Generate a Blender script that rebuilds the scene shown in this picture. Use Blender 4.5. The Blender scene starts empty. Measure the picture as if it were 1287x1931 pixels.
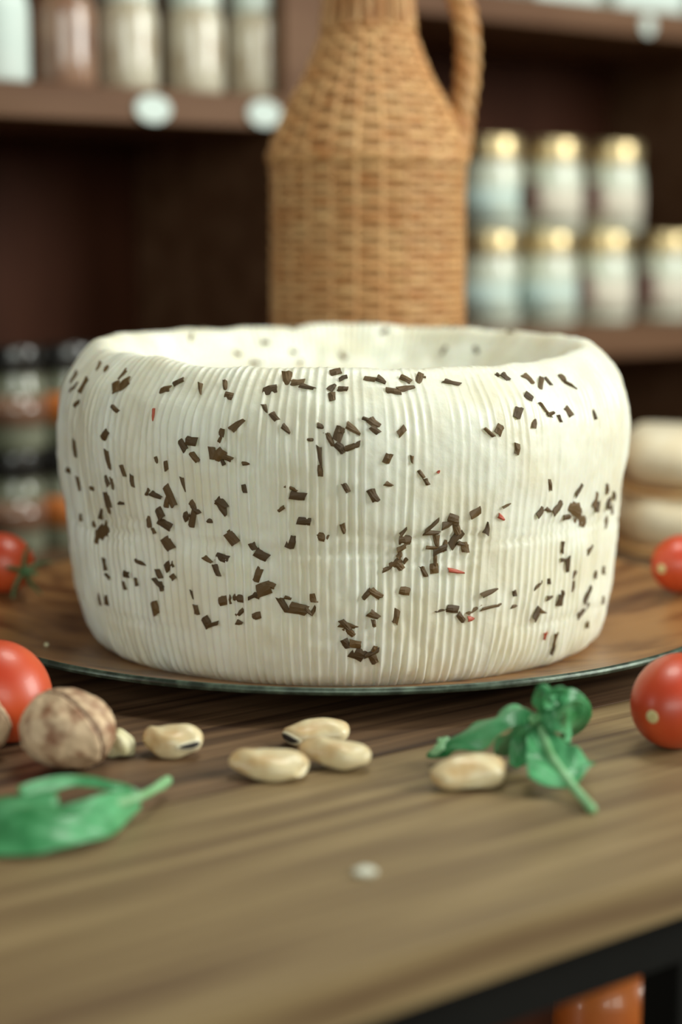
import bpy, bmesh, math, random
import numpy as np
from mathutils import Vector, Matrix, Euler
from mathutils.bvhtree import BVHTree

R = math.radians
PI = math.pi
random.seed(7)
scene = bpy.context.scene
COL = scene.collection

# ------------------------------------------------------------------ camera
F_PX = 3400.0                       # focal length in pixels of the 1287 x 1931 frame
CAM = Vector((0.0, 0.0, 0.935))
PITCH = math.atan((965.5 - 450.0) / F_PX)
cam_data = bpy.data.cameras.new('camera')
cam_data.sensor_fit = 'VERTICAL'
cam_data.sensor_height = 36.0
cam_data.lens = 36.0 * F_PX / 1931.0
cam_data.clip_start = 0.02
cam_data.clip_end = 50
cam_data.dof.use_dof = True
cam_data.dof.focus_distance = 0.715
cam_data.dof.aperture_fstop = 3.6
cam = bpy.data.objects.new('camera', cam_data)
cam.location = CAM
cam.rotation_euler = (PI / 2 - PITCH, 0, 0)
COL.objects.link(cam)
scene.camera = cam

# ------------------------------------------------------------------ world, lamps, exposure
world = bpy.data.worlds.new('World')
scene.world = world
world.use_nodes = True
bg = world.node_tree.nodes['Background']
bg.inputs['Color'].default_value = (0.92, 1.0, 0.93, 1)
bg.inputs['Strength'].default_value = 0.05


def area(name, loc, target, size, energy, color, size_y=None):
    l = bpy.data.lights.new(name, 'AREA')
    l.shape = 'RECTANGLE' if size_y else 'DISK'
    l.size = size
    if size_y:
        l.size_y = size_y
    l.energy = energy
    l.color = color
    o = bpy.data.objects.new(name, l)
    o.location = loc
    o.rotation_euler = (Vector(target) - Vector(loc)).to_track_quat('-Z', 'Y').to_euler()
    COL.objects.link(o)
    return o


area('window_light', (1.55, 0.50, 1.50), (0.05, 0.85, 0.83), 0.9, 31, (0.98, 1.0, 0.92), 0.9)
area('shop_window_light', (0.1, -1.7, 1.55), (0.0, 0.9, 0.85), 1.8, 22, (0.95, 1.0, 0.90), 1.0)
area('counter_lamp', (0.15, 0.98, 1.95), (0.05, 0.86, 0.8), 0.45, 6, (0.98, 1.0, 0.89))
area('door_light', (-2.1, -0.13, 1.2), (0.1, 1.4, 1.0), 0.30, 8, (0.95, 1.0, 0.96), 1.5)

scene.view_settings.view_transform = 'Standard'
scene.view_settings.look = 'None'
scene.view_settings.gamma = 1.0
scene.view_settings.exposure = 0.12
scene.view_settings.use_curve_mapping = False

# ------------------------------------------------------------------ picture geometry
FW = Vector((0, math.cos(PITCH), -math.sin(PITCH)))
UP = Vector((0, math.sin(PITCH), math.cos(PITCH)))


def ray(px, py):
    return (FW * F_PX + Vector((1, 0, 0)) * (px - 643.5) - UP * (py - 965.5)).normalized()


def on_z(px, py, z):
    d = ray(px, py)
    return CAM + d * ((z - CAM.z) / d.z)


def on_y(px, py, y):
    d = ray(px, py)
    return CAM + d * ((y - CAM.y) / d.y)


ANG = R(38)
U = Vector((math.cos(ANG), math.sin(ANG), 0))     # along table and shelves, away to the right
N = Vector((-math.sin(ANG), math.cos(ANG), 0))    # away from the viewer, across the table
TZ = 0.75


def place_at(px, n, z):
    """point on the shelves: pixel column px, distance n across, height z"""
    r = (px - 643.5) / F_PX * 1.0
    # x = r * (y*cosP + (CAM.z - z)*sinP)
    cP, sP = math.cos(PITCH), math.sin(PITCH)
    # n = -sin x + cos y
    a = r * cP; b = r * (CAM.z - z) * sP
    y = (n + math.sin(ANG) * b) / (math.cos(ANG) - math.sin(ANG) * a)
    return Vector((a * y + b, y, z))


def un(s, n, z):
    return U * s + N * n + Vector((0, 0, z))


# ------------------------------------------------------------------ materials
def srgb(r, g, b):
    return tuple(((c / 255) / 12.92 if c / 255 <= 0.04045 else ((c / 255 + 0.055) / 1.055) ** 2.4) for c in (r, g, b)) + (1.0,)


def mat(name, c1, c2=None, rough=0.5, scale=(40, 40, 40), detail=4, lo=0.35, hi=0.65, bump=0.0, bscale=None,
        coat=0.0, sss=0.0, sss_r=(0.01, 0.006, 0.003), spec=0.5, rand=0.0, metal=0.0, dist=0.0, c3=None, bdist=0.001):
    m = bpy.data.materials.new(name)
    m.use_nodes = True
    nt = m.node_tree
    b = nt.nodes['Principled BSDF']
    b.inputs['Roughness'].default_value = rough
    b.inputs['Metallic'].default_value = metal
    b.inputs['Coat Weight'].default_value = coat
    b.inputs['Coat Roughness'].default_value = 0.08
    b.inputs['Specular IOR Level'].default_value = spec
    if sss:
        b.inputs['Subsurface Weight'].default_value = sss
        b.inputs['Subsurface Radius'].default_value = sss_r
        b.inputs['Subsurface Scale'].default_value = 1.0
    b.inputs['Base Color'].default_value = c1
    tc = nt.nodes.new('ShaderNodeTexCoord')
    mp = nt.nodes.new('ShaderNodeMapping')
    mp.inputs['Scale'].default_value = scale
    nt.links.new(tc.outputs['Object'], mp.inputs['Vector'])
    oi = nt.nodes.new('ShaderNodeObjectInfo')
    vec = mp.outputs['Vector']
    if rand:
        ad = nt.nodes.new('ShaderNodeVectorMath')
        ad.operation = 'ADD'
        sc = nt.nodes.new('ShaderNodeMath')
        sc.operation = 'MULTIPLY'
        sc.inputs[1].default_value = 37.0
        nt.links.new(oi.outputs['Random'], sc.inputs[0])
        nt.links.new(vec, ad.inputs[0])
        nt.links.new(sc.outputs[0], ad.inputs[1])
        vec = ad.outputs[0]
    if c2:
        no = nt.nodes.new('ShaderNodeTexNoise')
        no.inputs['Scale'].default_value = 1.0
        no.inputs['Detail'].default_value = detail
        no.inputs['Distortion'].default_value = dist
        nt.links.new(vec, no.inputs['Vector'])
        rp = nt.nodes.new('ShaderNodeValToRGB')
        rp.color_ramp.elements[0].position = lo
        rp.color_ramp.elements[0].color = c1
        rp.color_ramp.elements[1].position = hi
        rp.color_ramp.elements[1].color = c2
        if c3:
            e = rp.color_ramp.elements.new(min(0.99, hi + 0.12))
            e.color = c3
        nt.links.new(no.outputs['Fac'], rp.inputs['Fac'])
        out = rp.outputs['Color']
        if rand:
            hs = nt.nodes.new('ShaderNodeHueSaturation')
            mr = nt.nodes.new('ShaderNodeMapRange')
            mr.inputs['To Min'].default_value = 1 - rand
            mr.inputs['To Max'].default_value = 1 + rand
            nt.links.new(oi.outputs['Random'], mr.inputs['Value'])
            nt.links.new(mr.outputs[0], hs.inputs['Value'])
            nt.links.new(out, hs.inputs['Color'])
            out = hs.outputs['Color']
        nt.links.new(out, b.inputs['Base Color'])
    if bump:
        bn = nt.nodes.new('ShaderNodeTexNoise')
        bn.inputs['Scale'].default_value = 1.0
        bn.inputs['Detail'].default_value = 5
        mp2 = nt.nodes.new('ShaderNodeMapping')
        mp2.inputs['Scale'].default_value = bscale or scale
        nt.links.new(tc.outputs['Object'], mp2.inputs['Vector'])
        nt.links.new(mp2.outputs['Vector'], bn.inputs['Vector'])
        bu = nt.nodes.new('ShaderNodeBump')
        bu.inputs['Strength'].default_value = bump
        bu.inputs['Distance'].default_value = bdist
        nt.links.new(bn.outputs['Fac'], bu.inputs['Height'])
        nt.links.new(bu.outputs['Normal'], b.inputs['Normal'])
    return m


M = {}
M['cheese'] = mat('cheese_paste', srgb(230, 226, 203), srgb(238, 239, 223), 0.40, (38, 38, 38), 4, 0.38, 0.62,
                  0.35, (420, 420, 420), 0.0, 0.35, (0.012, 0.009, 0.005), 0.5, bdist=0.0006)
M['herb'] = mat('dried_herb', srgb(46, 33, 14), srgb(122, 92, 46), 0.5, (500, 2500, 500), 3, 0.35, 0.68, 0.4, (800, 3000, 800), rand=0.35, bdist=0.0002)
M['chilli'] = mat('red_flake', srgb(190, 60, 40), srgb(160, 90, 60), 0.5, (900, 900, 900))
M['plate_wood'] = mat('plate_wood', srgb(96, 54, 26), srgb(158, 114, 70), 0.34, (16, 30, 16), 4, 0.36, 0.56, 0.1, (60, 200, 60), dist=1.6)
M['plate_rim'] = mat('plate_rim', srgb(52, 62, 52), srgb(96, 112, 96), 0.35, (160, 160, 160), 5, 0.4, 0.7, 0.2, metal=0.3)
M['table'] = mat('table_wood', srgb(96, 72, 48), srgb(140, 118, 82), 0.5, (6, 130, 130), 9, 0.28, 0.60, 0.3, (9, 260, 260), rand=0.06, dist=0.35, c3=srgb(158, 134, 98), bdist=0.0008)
M['table_dark_shaded'] = mat('dark_shaded_table_wood', srgb(62, 42, 28), srgb(108, 82, 57), 0.5, (5.0, 130, 130), 8, 0.34, 0.58, 0.3, (9, 260, 260), rand=0.06, dist=0.35, c3=srgb(126, 98, 70), bdist=0.0008)  # browner boards, with the shade around the plate also mixed into their colour
M['black_metal'] = mat('black_metal', srgb(14, 13, 10), srgb(18, 17, 14), 0.7, (30, 30, 30), spec=0.15)
M['shelf'] = mat('shelf_wood', srgb(94, 64, 44), srgb(114, 84, 62), 0.55, (4, 40, 40), 5, spec=0.2)
M['panel'] = mat('panel_wood', srgb(60, 32, 20), srgb(74, 42, 28), 0.6, (30, 30, 5), 4, spec=0.12)
M['wicker'] = mat('wicker', srgb(176, 118, 64), srgb(212, 170, 116), 0.5, (60, 60, 60), 3, 0.3, 0.7, rand=0.10)
M['wicker_core'] = mat('wicker_core', srgb(120, 70, 34), srgb(140, 84, 42), 0.7, (60, 60, 60))
M['tomato'] = mat('tomato_skin', srgb(188, 48, 12), srgb(208, 88, 42), 0.42, (30, 30, 30), 2, 0.3, 0.7, coat=0.10, spec=0.7, sss=0.12, sss_r=(0.006, 0.0015, 0.0008))
M['scar'] = mat('tomato_scar', srgb(214, 200, 150), srgb(196, 176, 120), 0.6, (400, 400, 400))
M['calyx'] = mat('tomato_calyx', srgb(60, 96, 58), srgb(88, 122, 80), 0.5, (200, 200, 200))
M['walnut'] = mat('walnut_shell', srgb(140, 98, 70), srgb(212, 184, 150), 0.6, (150, 150, 150), 3, 0.34, 0.56, 0.4, (300, 300, 300), bdist=0.0008)
M['walnut_seam'] = mat('walnut_seam', srgb(72, 48, 34), srgb(96, 66, 48), 0.7, (200, 200, 200))
M['kernel'] = mat('nut_kernel', srgb(214, 206, 160), srgb(226, 220, 184), 0.5, (300, 300, 300), bump=0.3)
M['bean'] = mat('broad_bean', srgb(202, 170, 122), srgb(222, 206, 166), 0.38, (95, 95, 95), 3, 0.36, 0.56, 0.12, (200, 200, 200), 0.15, 0.2, (0.004, 0.003, 0.002))
M['hilum'] = mat('bean_hilum', srgb(34, 28, 24), srgb(48, 42, 36), 0.6, (600, 600, 600))
M['lip'] = mat('bean_lip', srgb(226, 216, 184), srgb(232, 224, 196), 0.4, (300, 300, 300))
M['basil'] = mat('basil_leaf', srgb(32, 114, 58), srgb(94, 170, 116), 0.36, (75, 75, 75), 3, 0.32, 0.66, 0.4, (260, 260, 260), 0.1, spec=0.5, bdist=0.0012)
M['basil_stem'] = mat('basil_stem', srgb(120, 176, 120), srgb(146, 196, 146), 0.4, (120, 120, 120))
M['crumb_w'] = mat('cheese_crumb', srgb(226, 228, 212), srgb(214, 214, 196), 0.5, (600, 600, 600))
M['bread'] = mat('bread_crumb', srgb(234, 218, 184), srgb(240, 230, 204), 0.8, (70, 70, 70), 4, bump=0.5, bscale=(160, 160, 160))
M['crust'] = mat('bread_crust', srgb(188, 140, 88), srgb(212, 174, 122), 0.6, (50, 50, 50), 4, bump=0.3)
M['lid_gold'] = mat('gold_lid', srgb(216, 192, 142), srgb(222, 202, 158), 0.32, (40, 40, 40), metal=0.75)
M['lid_black'] = mat('black_lid', srgb(30, 28, 26), srgb(36, 34, 30), 0.25, (40, 40, 40), coat=1.0)
M['lid_white'] = mat('white_lid', srgb(206, 218, 208), srgb(216, 226, 216), 0.25, (40, 40, 40), coat=0.5)
M['cream_mint'] = mat('pale_cream', srgb(206, 214, 194), srgb(216, 218, 202), 0.3, (60, 60, 60), coat=0.5)
M['label_blue'] = mat('pale_blue_label', srgb(178, 202, 200), srgb(206, 216, 200), 0.5, (25, 25, 25))
M['label_pink'] = mat('pale_pink_label', srgb(206, 194, 178), srgb(216, 210, 192), 0.5, (25, 25, 25))
M['green_patch'] = mat('dark_green_print', srgb(22, 56, 34), srgb(36, 70, 44), 0.5, (60, 60, 60))
M['plum_patch'] = mat('plum_print', srgb(120, 72, 66), srgb(148, 110, 104), 0.5, (60, 60, 60))
M['beige_glass'] = mat('jar_of_beige_preserve', srgb(168, 152, 126), srgb(206, 200, 180), 0.12, (50, 50, 50), 4, coat=1.0)
M['brown_glass'] = mat('jar_of_brown_preserve', srgb(122, 88, 70), srgb(156, 122, 100), 0.12, (50, 50, 50), 4, coat=1.0)
M['dim_glass'] = mat('grey_green_preserve', srgb(112, 116, 96), srgb(136, 138, 118), 0.15, (50, 50, 50), 4, coat=1.0)
M['orange_label'] = mat('orange_label', srgb(206, 128, 58), srgb(196, 112, 50), 0.5, (60, 60, 60))
M['paper'] = mat('white_paper', srgb(206, 222, 216), srgb(214, 226, 220), 0.6, (30, 30, 30))
M['terracotta'] = mat('orange_glaze', srgb(206, 96, 34), srgb(222, 124, 56), 0.35, (30, 30, 30), coat=0.3)
M['floor'] = mat('floor_tile', srgb(70, 56, 44), srgb(86, 70, 56), 0.6, (4, 4, 4))
M['wall'] = mat('wall_paint', srgb(92, 76, 60), srgb(100, 84, 68), 0.8, (3, 3, 3))


# ------------------------------------------------------------------ building helpers
def mesh_from(name, verts, faces, m, smooth=True):
    me = bpy.data.meshes.new(name)
    me.from_pydata([tuple(v) for v in verts], [], faces)
    me.update()
    if smooth:
        me.polygons.foreach_set('use_smooth', [True] * len(me.polygons))
    if m:
        me.materials.append(m)
    return me


def link(name, me, parent=None, loc=(0, 0, 0), rot=(0, 0, 0)):
    o = bpy.data.objects.new(name, me)
    o.location = loc
    o.rotation_euler = rot
    if parent:
        o.parent = parent
    COL.objects.link(o)
    return o


def obj(name, vf, m, parent=None, smooth=True, loc=(0, 0, 0), rot=(0, 0, 0)):
    return link(name, mesh_from(name, vf[0], vf[1], m, smooth), parent, loc, rot)


def tag(o, label=None, cat=None, group=None, kind=None):
    if label: o['label'] = label
    if cat: o['category'] = cat
    if group: o['group'] = group
    if kind: o['kind'] = kind
    return o


def thing(name, label, cat, loc=(0, 0, 0), rotz=0, group=None):
    o = bpy.data.objects.new(name, None)
    o.empty_display_size = 0.02
    o.location = loc
    o.rotation_euler = (0, 0, rotz)
    COL.objects.link(o)
    return tag(o, label, cat, group)


def bevel(o, w=0.0015, seg=2):
    md = o.modifiers.new('bevel', 'BEVEL')
    md.width = w
    md.segments = seg
    md.limit_method = 'ANGLE'
    return o


def box(x0, x1, y0, y1, z0, z1):
    v = [(x, y, z) for x in (x0, x1) for y in (y0, y1) for z in (z0, z1)]
    f = [(0, 1, 3, 2), (4, 6, 7, 5), (0, 4, 5, 1), (2, 3, 7, 6), (0, 2, 6, 4), (1, 5, 7, 3)]
    return v, f


def join(*vfs):
    V, Fc = [], []
    for v, f in vfs:
        k = len(V)
        V += list(v)
        Fc += [tuple(i + k for i in q) for q in f]
    return V, Fc


def lathe(prof, n=64, a0=0.0, a1=2 * PI):
    full = abs(a1 - a0 - 2 * PI) < 1e-6
    cnt = n if full else n + 1
    V, Fc = [], []
    for r, z in prof:
        for i in range(cnt):
            a = a0 + (a1 - a0) * i / n
            V.append((r * math.cos(a), r * math.sin(a), z))
    for j in range(len(prof) - 1):
        for i in range(n):
            i2 = (i + 1) % cnt
            Fc.append((j * cnt + i, j * cnt + i2, (j + 1) * cnt + i2, (j + 1) * cnt + i))
    return V, Fc


def smooth_path(pts, per=8):
    P = [Vector(p) for p in pts]
    out = []
    for i in range(len(P) - 1):
        p0 = P[max(i - 1, 0)]; p1 = P[i]; p2 = P[i + 1]; p3 = P[min(i + 2, len(P) - 1)]
        for k in range(per):
            t = k / per
            out.append(0.5 * ((2 * p1) + (p2 - p0) * t + (2 * p0 - 5 * p1 + 4 * p2 - p3) * t * t + (3 * p1 - p0 - 3 * p2 + p3) * t ** 3))
    out.append(P[-1])
    return out


def tube(path, rad, n=8, closed=False):
    P = [Vector(p) for p in path]
    L = len(P)
    rads = rad if isinstance(rad, (list, tuple)) else [rad] * L
    V, Fc = [], []
    up = Vector((0, 0, 1))
    prev = None
    for i, p in enumerate(P):
        t = (P[(i + 1) % L] - P[i - 1]) if closed else (P[min(i + 1, L - 1)] - P[max(i - 1, 0)])
        t.normalize()
        a = prev if prev is not None else (up if abs(t.z) < 0.9 else Vector((1, 0, 0)))
        a = (a - t * a.dot(t)).normalized()
        prev = a
        b = t.cross(a)
        for k in range(n):
            q = 2 * PI * k / n
            V.append(p + (a * math.cos(q) + b * math.sin(q)) * rads[i])
    m = L if closed else L - 1
    for i in range(m):
        j = (i + 1) % L
        for k in range(n):
            k2 = (k + 1) % n
            Fc.append((i * n + k, i * n + k2, j * n + k2, j * n + k))
    if not closed:
        Fc.append(tuple(range(n - 1, -1, -1)))
        Fc.append(tuple((L - 1) * n + k for k in range(n)))
    return V, Fc


def ellipsoid(rx, ry, rz, nu=40, nv=24, fn=None):
    V, Fc = [], []
    for j in range(nv + 1):
        t = PI * j / nv
        for i in range(nu):
            a = 2 * PI * i / nu
            d = Vector((math.sin(t) * math.cos(a), math.sin(t) * math.sin(a), math.cos(t)))
            p = Vector((d.x * rx, d.y * ry, d.z * rz))
            if fn: p = fn(d, p)
            V.append(p)
    for j in range(nv):
        for i in range(nu):
            i2 = (i + 1) % nu
            if j == 0: Fc.append((i, nu + i, nu + i2)) if False else Fc.append((j * nu + i, (j + 1) * nu + i, (j + 1) * nu + i2, j * nu + i2))
            else: Fc.append((j * nu + i, (j + 1) * nu + i, (j + 1) * nu + i2, j * nu + i2))
    return V, Fc


# value noise in numpy
def _hash(ix, iy, iz, seed):
    h = (ix * 374761393 + iy * 668265263 + iz * 2147483647 + seed * 974711) & 0xffffffff
    h = ((h ^ (h >> 13)) * 1274126177) & 0xffffffff
    h = h ^ (h >> 16)
    return (h & 0xffff) / 65535.0


def vnoise(P, seed=0):
    P = np.asarray(P, dtype=np.float64)
    i = np.floor(P).astype(np.int64)
    f = P - i
    f = f * f * (3 - 2 * f)
    out = 0
    for dx in (0, 1):
        for dy in (0, 1):
            for dz in (0, 1):
                w = (f[:, 0] if dx else 1 - f[:, 0]) * (f[:, 1] if dy else 1 - f[:, 1]) * (f[:, 2] if dz else 1 - f[:, 2])
                out = out + w * _hash(i[:, 0] + dx, i[:, 1] + dy, i[:, 2] + dz, seed)
    return out * 2 - 1


def grid_mesh(name, P, m, wrap=True):
    """P: rows x cols x 3 array, columns closed when wrap"""
    nr, nc, _ = P.shape
    me = bpy.data.meshes.new(name)
    me.vertices.add(nr * nc)
    me.vertices.foreach_set('co', P.reshape(-1).astype(np.float32))
    r = np.arange(nr - 1)[:, None]
    c = np.arange(nc if wrap else nc - 1)[None, :]
    c2 = (c + 1) % nc
    q = np.stack([r * nc + c, r * nc + c2, (r + 1) * nc + c2, (r + 1) * nc + c], -1).reshape(-1, 4)
    nq = len(q)
    me.loops.add(nq * 4)
    me.loops.foreach_set('vertex_index', q.reshape(-1).astype(np.int32))
    me.polygons.add(nq)
    me.polygons.foreach_set('loop_start', (np.arange(nq) * 4).astype(np.int32))
    me.polygons.foreach_set('use_smooth', np.ones(nq, dtype=bool))
    me.update(calc_edges=True)
    me.validate()
    me.materials.append(m)
    return me


# ------------------------------------------------------------------ floor, wall
def struct(name, vf, m):
    o = obj(name, vf, m, None, False)
    o['kind'] = 'structure'
    return o


struct('floor', box(-4, 4, -2.5, 5.5, -0.05, 0.0), M['floor'])
wl = struct('wall_back', box(-3.2, 3.2, 1.345, 1.42, 0.0, 2.8), M['wall'])
wl.rotation_euler = (0, 0, ANG)

# ------------------------------------------------------------------ table
N_FRONT, N_BACK = 0.342, 0.93
table = thing('table', 'brown wooden plank table with black metal frame carrying the cheese plate', 'table', (0, 0, 0), ANG)
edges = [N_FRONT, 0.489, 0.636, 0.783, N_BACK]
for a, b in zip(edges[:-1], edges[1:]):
    pl = obj('plank', box(-0.85, 0.95, -(b - a) / 2 + 0.0007, (b - a) / 2 - 0.0007, -0.015, 0), M['table' if a == N_FRONT else 'table_dark_shaded'], table, False, (0, (a + b) / 2, TZ))
for a in (N_FRONT + 0.010, N_BACK - 0.034):
    obj('apron', box(-0.82, 0.92, a, a + 0.02, TZ - 0.0352, TZ - 0.015), M['black_metal'], table, False)
for s in (-0.82, 0.90):
    obj('apron', box(s, s + 0.02, N_FRONT + 0.030, N_BACK - 0.034, TZ - 0.0352, TZ - 0.015), M['black_metal'], table, False)
sleg = place_at(1256, N_FRONT + 0.02, 0.70)
SL = sleg.x * U.x + sleg.y * U.y
for s, n in ((SL, N_FRONT + 0.02), (SL, N_BACK - 0.024), (-0.6, N_FRONT + 0.02), (-0.6, N_BACK - 0.024)):
    bevel(obj('leg', box(s - 0.003, s + 0.003, n - 0.008, n + 0.008, 0, TZ - 0.0352), M['black_metal'], table, False), 0.001)
obj('lower_shelf', box(-0.598, SL - 0.004, N_FRONT + 0.03, N_BACK - 0.034, 0.44, 0.46), M['shelf'], table, False)

# ------------------------------------------------------------------ plate
PC = Vector((0.001, 0.8495, TZ))
plate = thing('serving_plate', 'round shallow wood-look plate with dark rim under the cheese wheel', 'plate', PC)
prof = [(0.0, 0.0030), (0.06, 0.0030), (0.115, 0.0030), (0.128, 0.0036), (0.145, 0.0066), (0.162, 0.0108), (0.1755, 0.0142), (0.1786, 0.0153)]
obj('dish', lathe(prof + [(0.1790, 0.0133), (0.1755, 0.0121), (0.160, 0.0085), (0.142, 0.0042), (0.125, 0.0005), (0.115, 0.0), (0.0, 0.0)], 160), M['plate_wood'], plate)
rim = []
for k in range(12):
    a = 2 * PI * k / 12
    rim.append((0.1795 + 0.0014 * math.cos(a), 0.0141 + 0.0016 * math.sin(a)))
rim.append(rim[0])
tag(obj('rim', lathe(rim, 200), M['plate_rim'], plate), 'dark greenish rolled rim')

# ------------------------------------------------------------------ cheese wheel
CC = Vector((0.001, 0.83, TZ + 0.0032))
cheese = thing('ribbed_cheese', 'large ribbed white cheese wheel studded with dark herb flakes on the plate', 'cheese', CC)
ctrl = [(0.000, 0.0000), (0.060, 0.0000), (0.1080, 0.0002), (0.1135, 0.0012), (0.1175, 0.0048), (0.1208, 0.0118), (0.1236, 0.0240), (0.1252, 0.0370), (0.1263, 0.0500),
        (0.1270, 0.0620), (0.1286, 0.0735), (0.1302, 0.0850), (0.1308, 0.0980), (0.1297, 0.1100), (0.1268, 0.1195), (0.1228, 0.1258),
        (0.1176, 0.1318), (0.1120, 0.1356), (0.1070, 0.1352), (0.1030, 0.1320), (0.0985, 0.1258), (0.0935, 0.1195), (0.085, 0.1150), (0.065, 0.1120), (0.03, 0.1110), (0.0, 0.1108)]
cp = smooth_path([(r, 0, z) for r, z in ctrl], 10)
cp = [(max(p.x, 0.0), p.z) for p in cp]
# resample evenly
d = [0.0]
for a, b in zip(cp[:-1], cp[1:]):
    d.append(d[-1] + math.hypot(b[0] - a[0], b[1] - a[1]))
NR, NC, NRIB = 190, 2090, 209
tt = np.linspace(0, d[-1], NR)
pr = np.interp(tt, d, [c[0] for c in cp])
pz = np.interp(tt, d, [c[1] for c in cp])
dr = np.gradient(pr, tt); dz = np.gradient(pz, tt)
nl = np.hypot(dr, dz)
nr_, nz_ = dz / nl, -dr / nl              # outward normal of the profile
th = np.linspace(0, 2 * PI, NC, endpoint=False)
T, RR = np.meshgrid(th, pr)
_, ZZ = np.meshgrid(th, pz)
X0 = RR * np.cos(T); Y0 = RR * np.sin(T)
flat = np.stack([X0, Y0, ZZ], -1).reshape(-1, 3)
wob = vnoise(flat * 28, 1).reshape(NR, NC) * 0.0013 + vnoise(flat * 80, 2).reshape(NR, NC) * 0.0006
fine = vnoise(flat * 420, 3).reshape(NR, NC) * 0.00016
# ribs: straight vertical grooves left by the draining basket
u = T * NRIB / (2 * PI)
wav = vnoise(np.stack([T * 9, ZZ * 45, T * 0], -1).reshape(-1, 3), 4).reshape(NR, NC) * 0.16
rib = np.cos(2 * PI * (u + wav)) * 0.5 + 0.5
rib = rib ** 1.35
ribamp = 0.6 + 0.7 * vnoise(np.stack([np.floor(u) * 0.73, ZZ * 26, np.floor(u) * 1.7], -1).reshape(-1, 3), 5).reshape(NR, NC)
patch = np.clip(0.75 + 0.6 * vnoise(flat * 22, 6).reshape(NR, NC), 0.25, 1.15)
s_in = np.interp(tt, [0, 0.095, 0.108, 0.135, 0.235, 0.262, 0.285, 0.30, d[-1]], [0, 0.4, 2.2, 1, 1, 0.55, 0.2, 0.1, 0])[:, None]
# profile arc length at crest
disp = wob + fine + (rib - 0.5) * 0.00135 * ribamp * patch * s_in
# beads along the ribs
disp += vnoise(np.stack([u * 1.0, ZZ * 210, T * 0 + 3], -1).reshape(-1, 3), 9).reshape(NR, NC) * 0.00022 * s_in
# pressed horizontal creases across the middle
side = np.interp(tt, [0, 0.11, 0.13, 0.24, 0.26, d[-1]], [0, 0, 1, 1, 0, 0])[:, None]
for zc, w, dep, sd in ((0.0600, 0.0010, 0.0012, 11), (0.0655, 0.0009, 0.0010, 12), (0.0560, 0.0008, 0.0007, 13), (0.0215, 0.0008, 0.0007, 14)):
    zz = zc + 0.0022 * vnoise(np.stack([T * 2.2, T * 0 + sd, T * 0], -1).reshape(-1, 3), sd).reshape(NR, NC)
    on = np.clip(0.6 + 1.1 * vnoise(np.stack([T * 3.0, T * 0 + sd, T * 0 + 5], -1).reshape(-1, 3), sd + 20).reshape(NR, NC), 0, 1)
    disp -= dep * np.exp(-((ZZ - zz) / w) ** 2) * on * side
# lumpy crest and basin
top = np.interp(tt, [0, 0.255, 0.27, 0.31, d[-1]], [0, 0, 1, 1, 0.6])[:, None]
disp += top * (vnoise(flat * 55, 7).reshape(NR, NC) * 0.0018 + vnoise(flat * 130, 8).reshape(NR, NC) * 0.0010)
basefix = np.clip((ZZ - 0.0002) / 0.006, 0, 1)
RN = RR + disp * nr_[:, None]
ZN = ZZ + disp * nz_[:, None] * basefix
ZN = ZN + np.where(np.sin(T) > 0, 0.0018, 0.0056) * np.sin(T) * np.clip((ZZ - 0.09) / 0.04, 0, 1) * np.clip(RR / 0.11, 0, 1)
ZN = np.maximum(ZN, 0.0)
Pm = np.stack([RN * np.cos(T), RN * np.sin(T), ZN], -1)
wheel = link('cheese_body', grid_mesh('cheese_body', Pm, M['cheese']), cheese)
bm = bmesh.new(); bm.from_mesh(wheel.data)
cheese_bvh = BVHTree.FromBMesh(bm)
bm.free()

# herb flakes: small folded leaf cuttings pressed into the surface
flake_meshes = []
rf = random.Random(3)
for k in range(12):
    sk = rf.uniform(-.2, .2)                     # slanted cut ends
    tap = rf.uniform(0.75, 1.0) if k % 4 else rf.uniform(0.35, 0.55)
    cols = []
    for i, x in enumerate((-0.5, 0.02, 0.5)):
        hw = 0.5 * (1 + (tap - 1) * i / 2)
        row = []
        for j, v in enumerate((-1, -0.3, 0.3, 1)):
            xx = x + sk * v * 0.5 * (1 if i != 1 else 0.3) + rf.uniform(-.06, .06)
            zz = (0.0003 if j in (1, 2) else -0.0001) + (0.00025 * math.sin(k * 1.7 + i * 2 + j)) + 0.0001 * (i == 1)
            row.append((xx, v * hw + rf.uniform(-.06, .06), zz))
        cols.append(row)
    V = [p for row in cols for p in row]
    V += [(a, b, c - 0.0006) for a, b, c in V]
    Fc = []
    for i in range(2):
        for j in range(3):
            a = i * 4 + j
            Fc.append((a, a + 4, a + 5, a + 1)); Fc.append((12 + a, 12 + a + 1, 12 + a + 5, 12 + a + 4))
        a = i * 4; Fc.append((a, 12 + a, 12 + a + 4, a + 4))
        a = i * 4 + 3; Fc.append((a, a + 4, 12 + a + 4, 12 + a))
    for i in (0, 8):
        for j in range(3):
            a = i + j; Fc.append((a, a + 1, 12 + a + 1, 12 + a))
    flake_meshes.append(mesh_from('herb_flake', V, Fc, M['herb'], False))
red_mesh = flake_meshes[0].copy(); red_mesh.materials.clear(); red_mesh.materials.append(M['chilli'])

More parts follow.
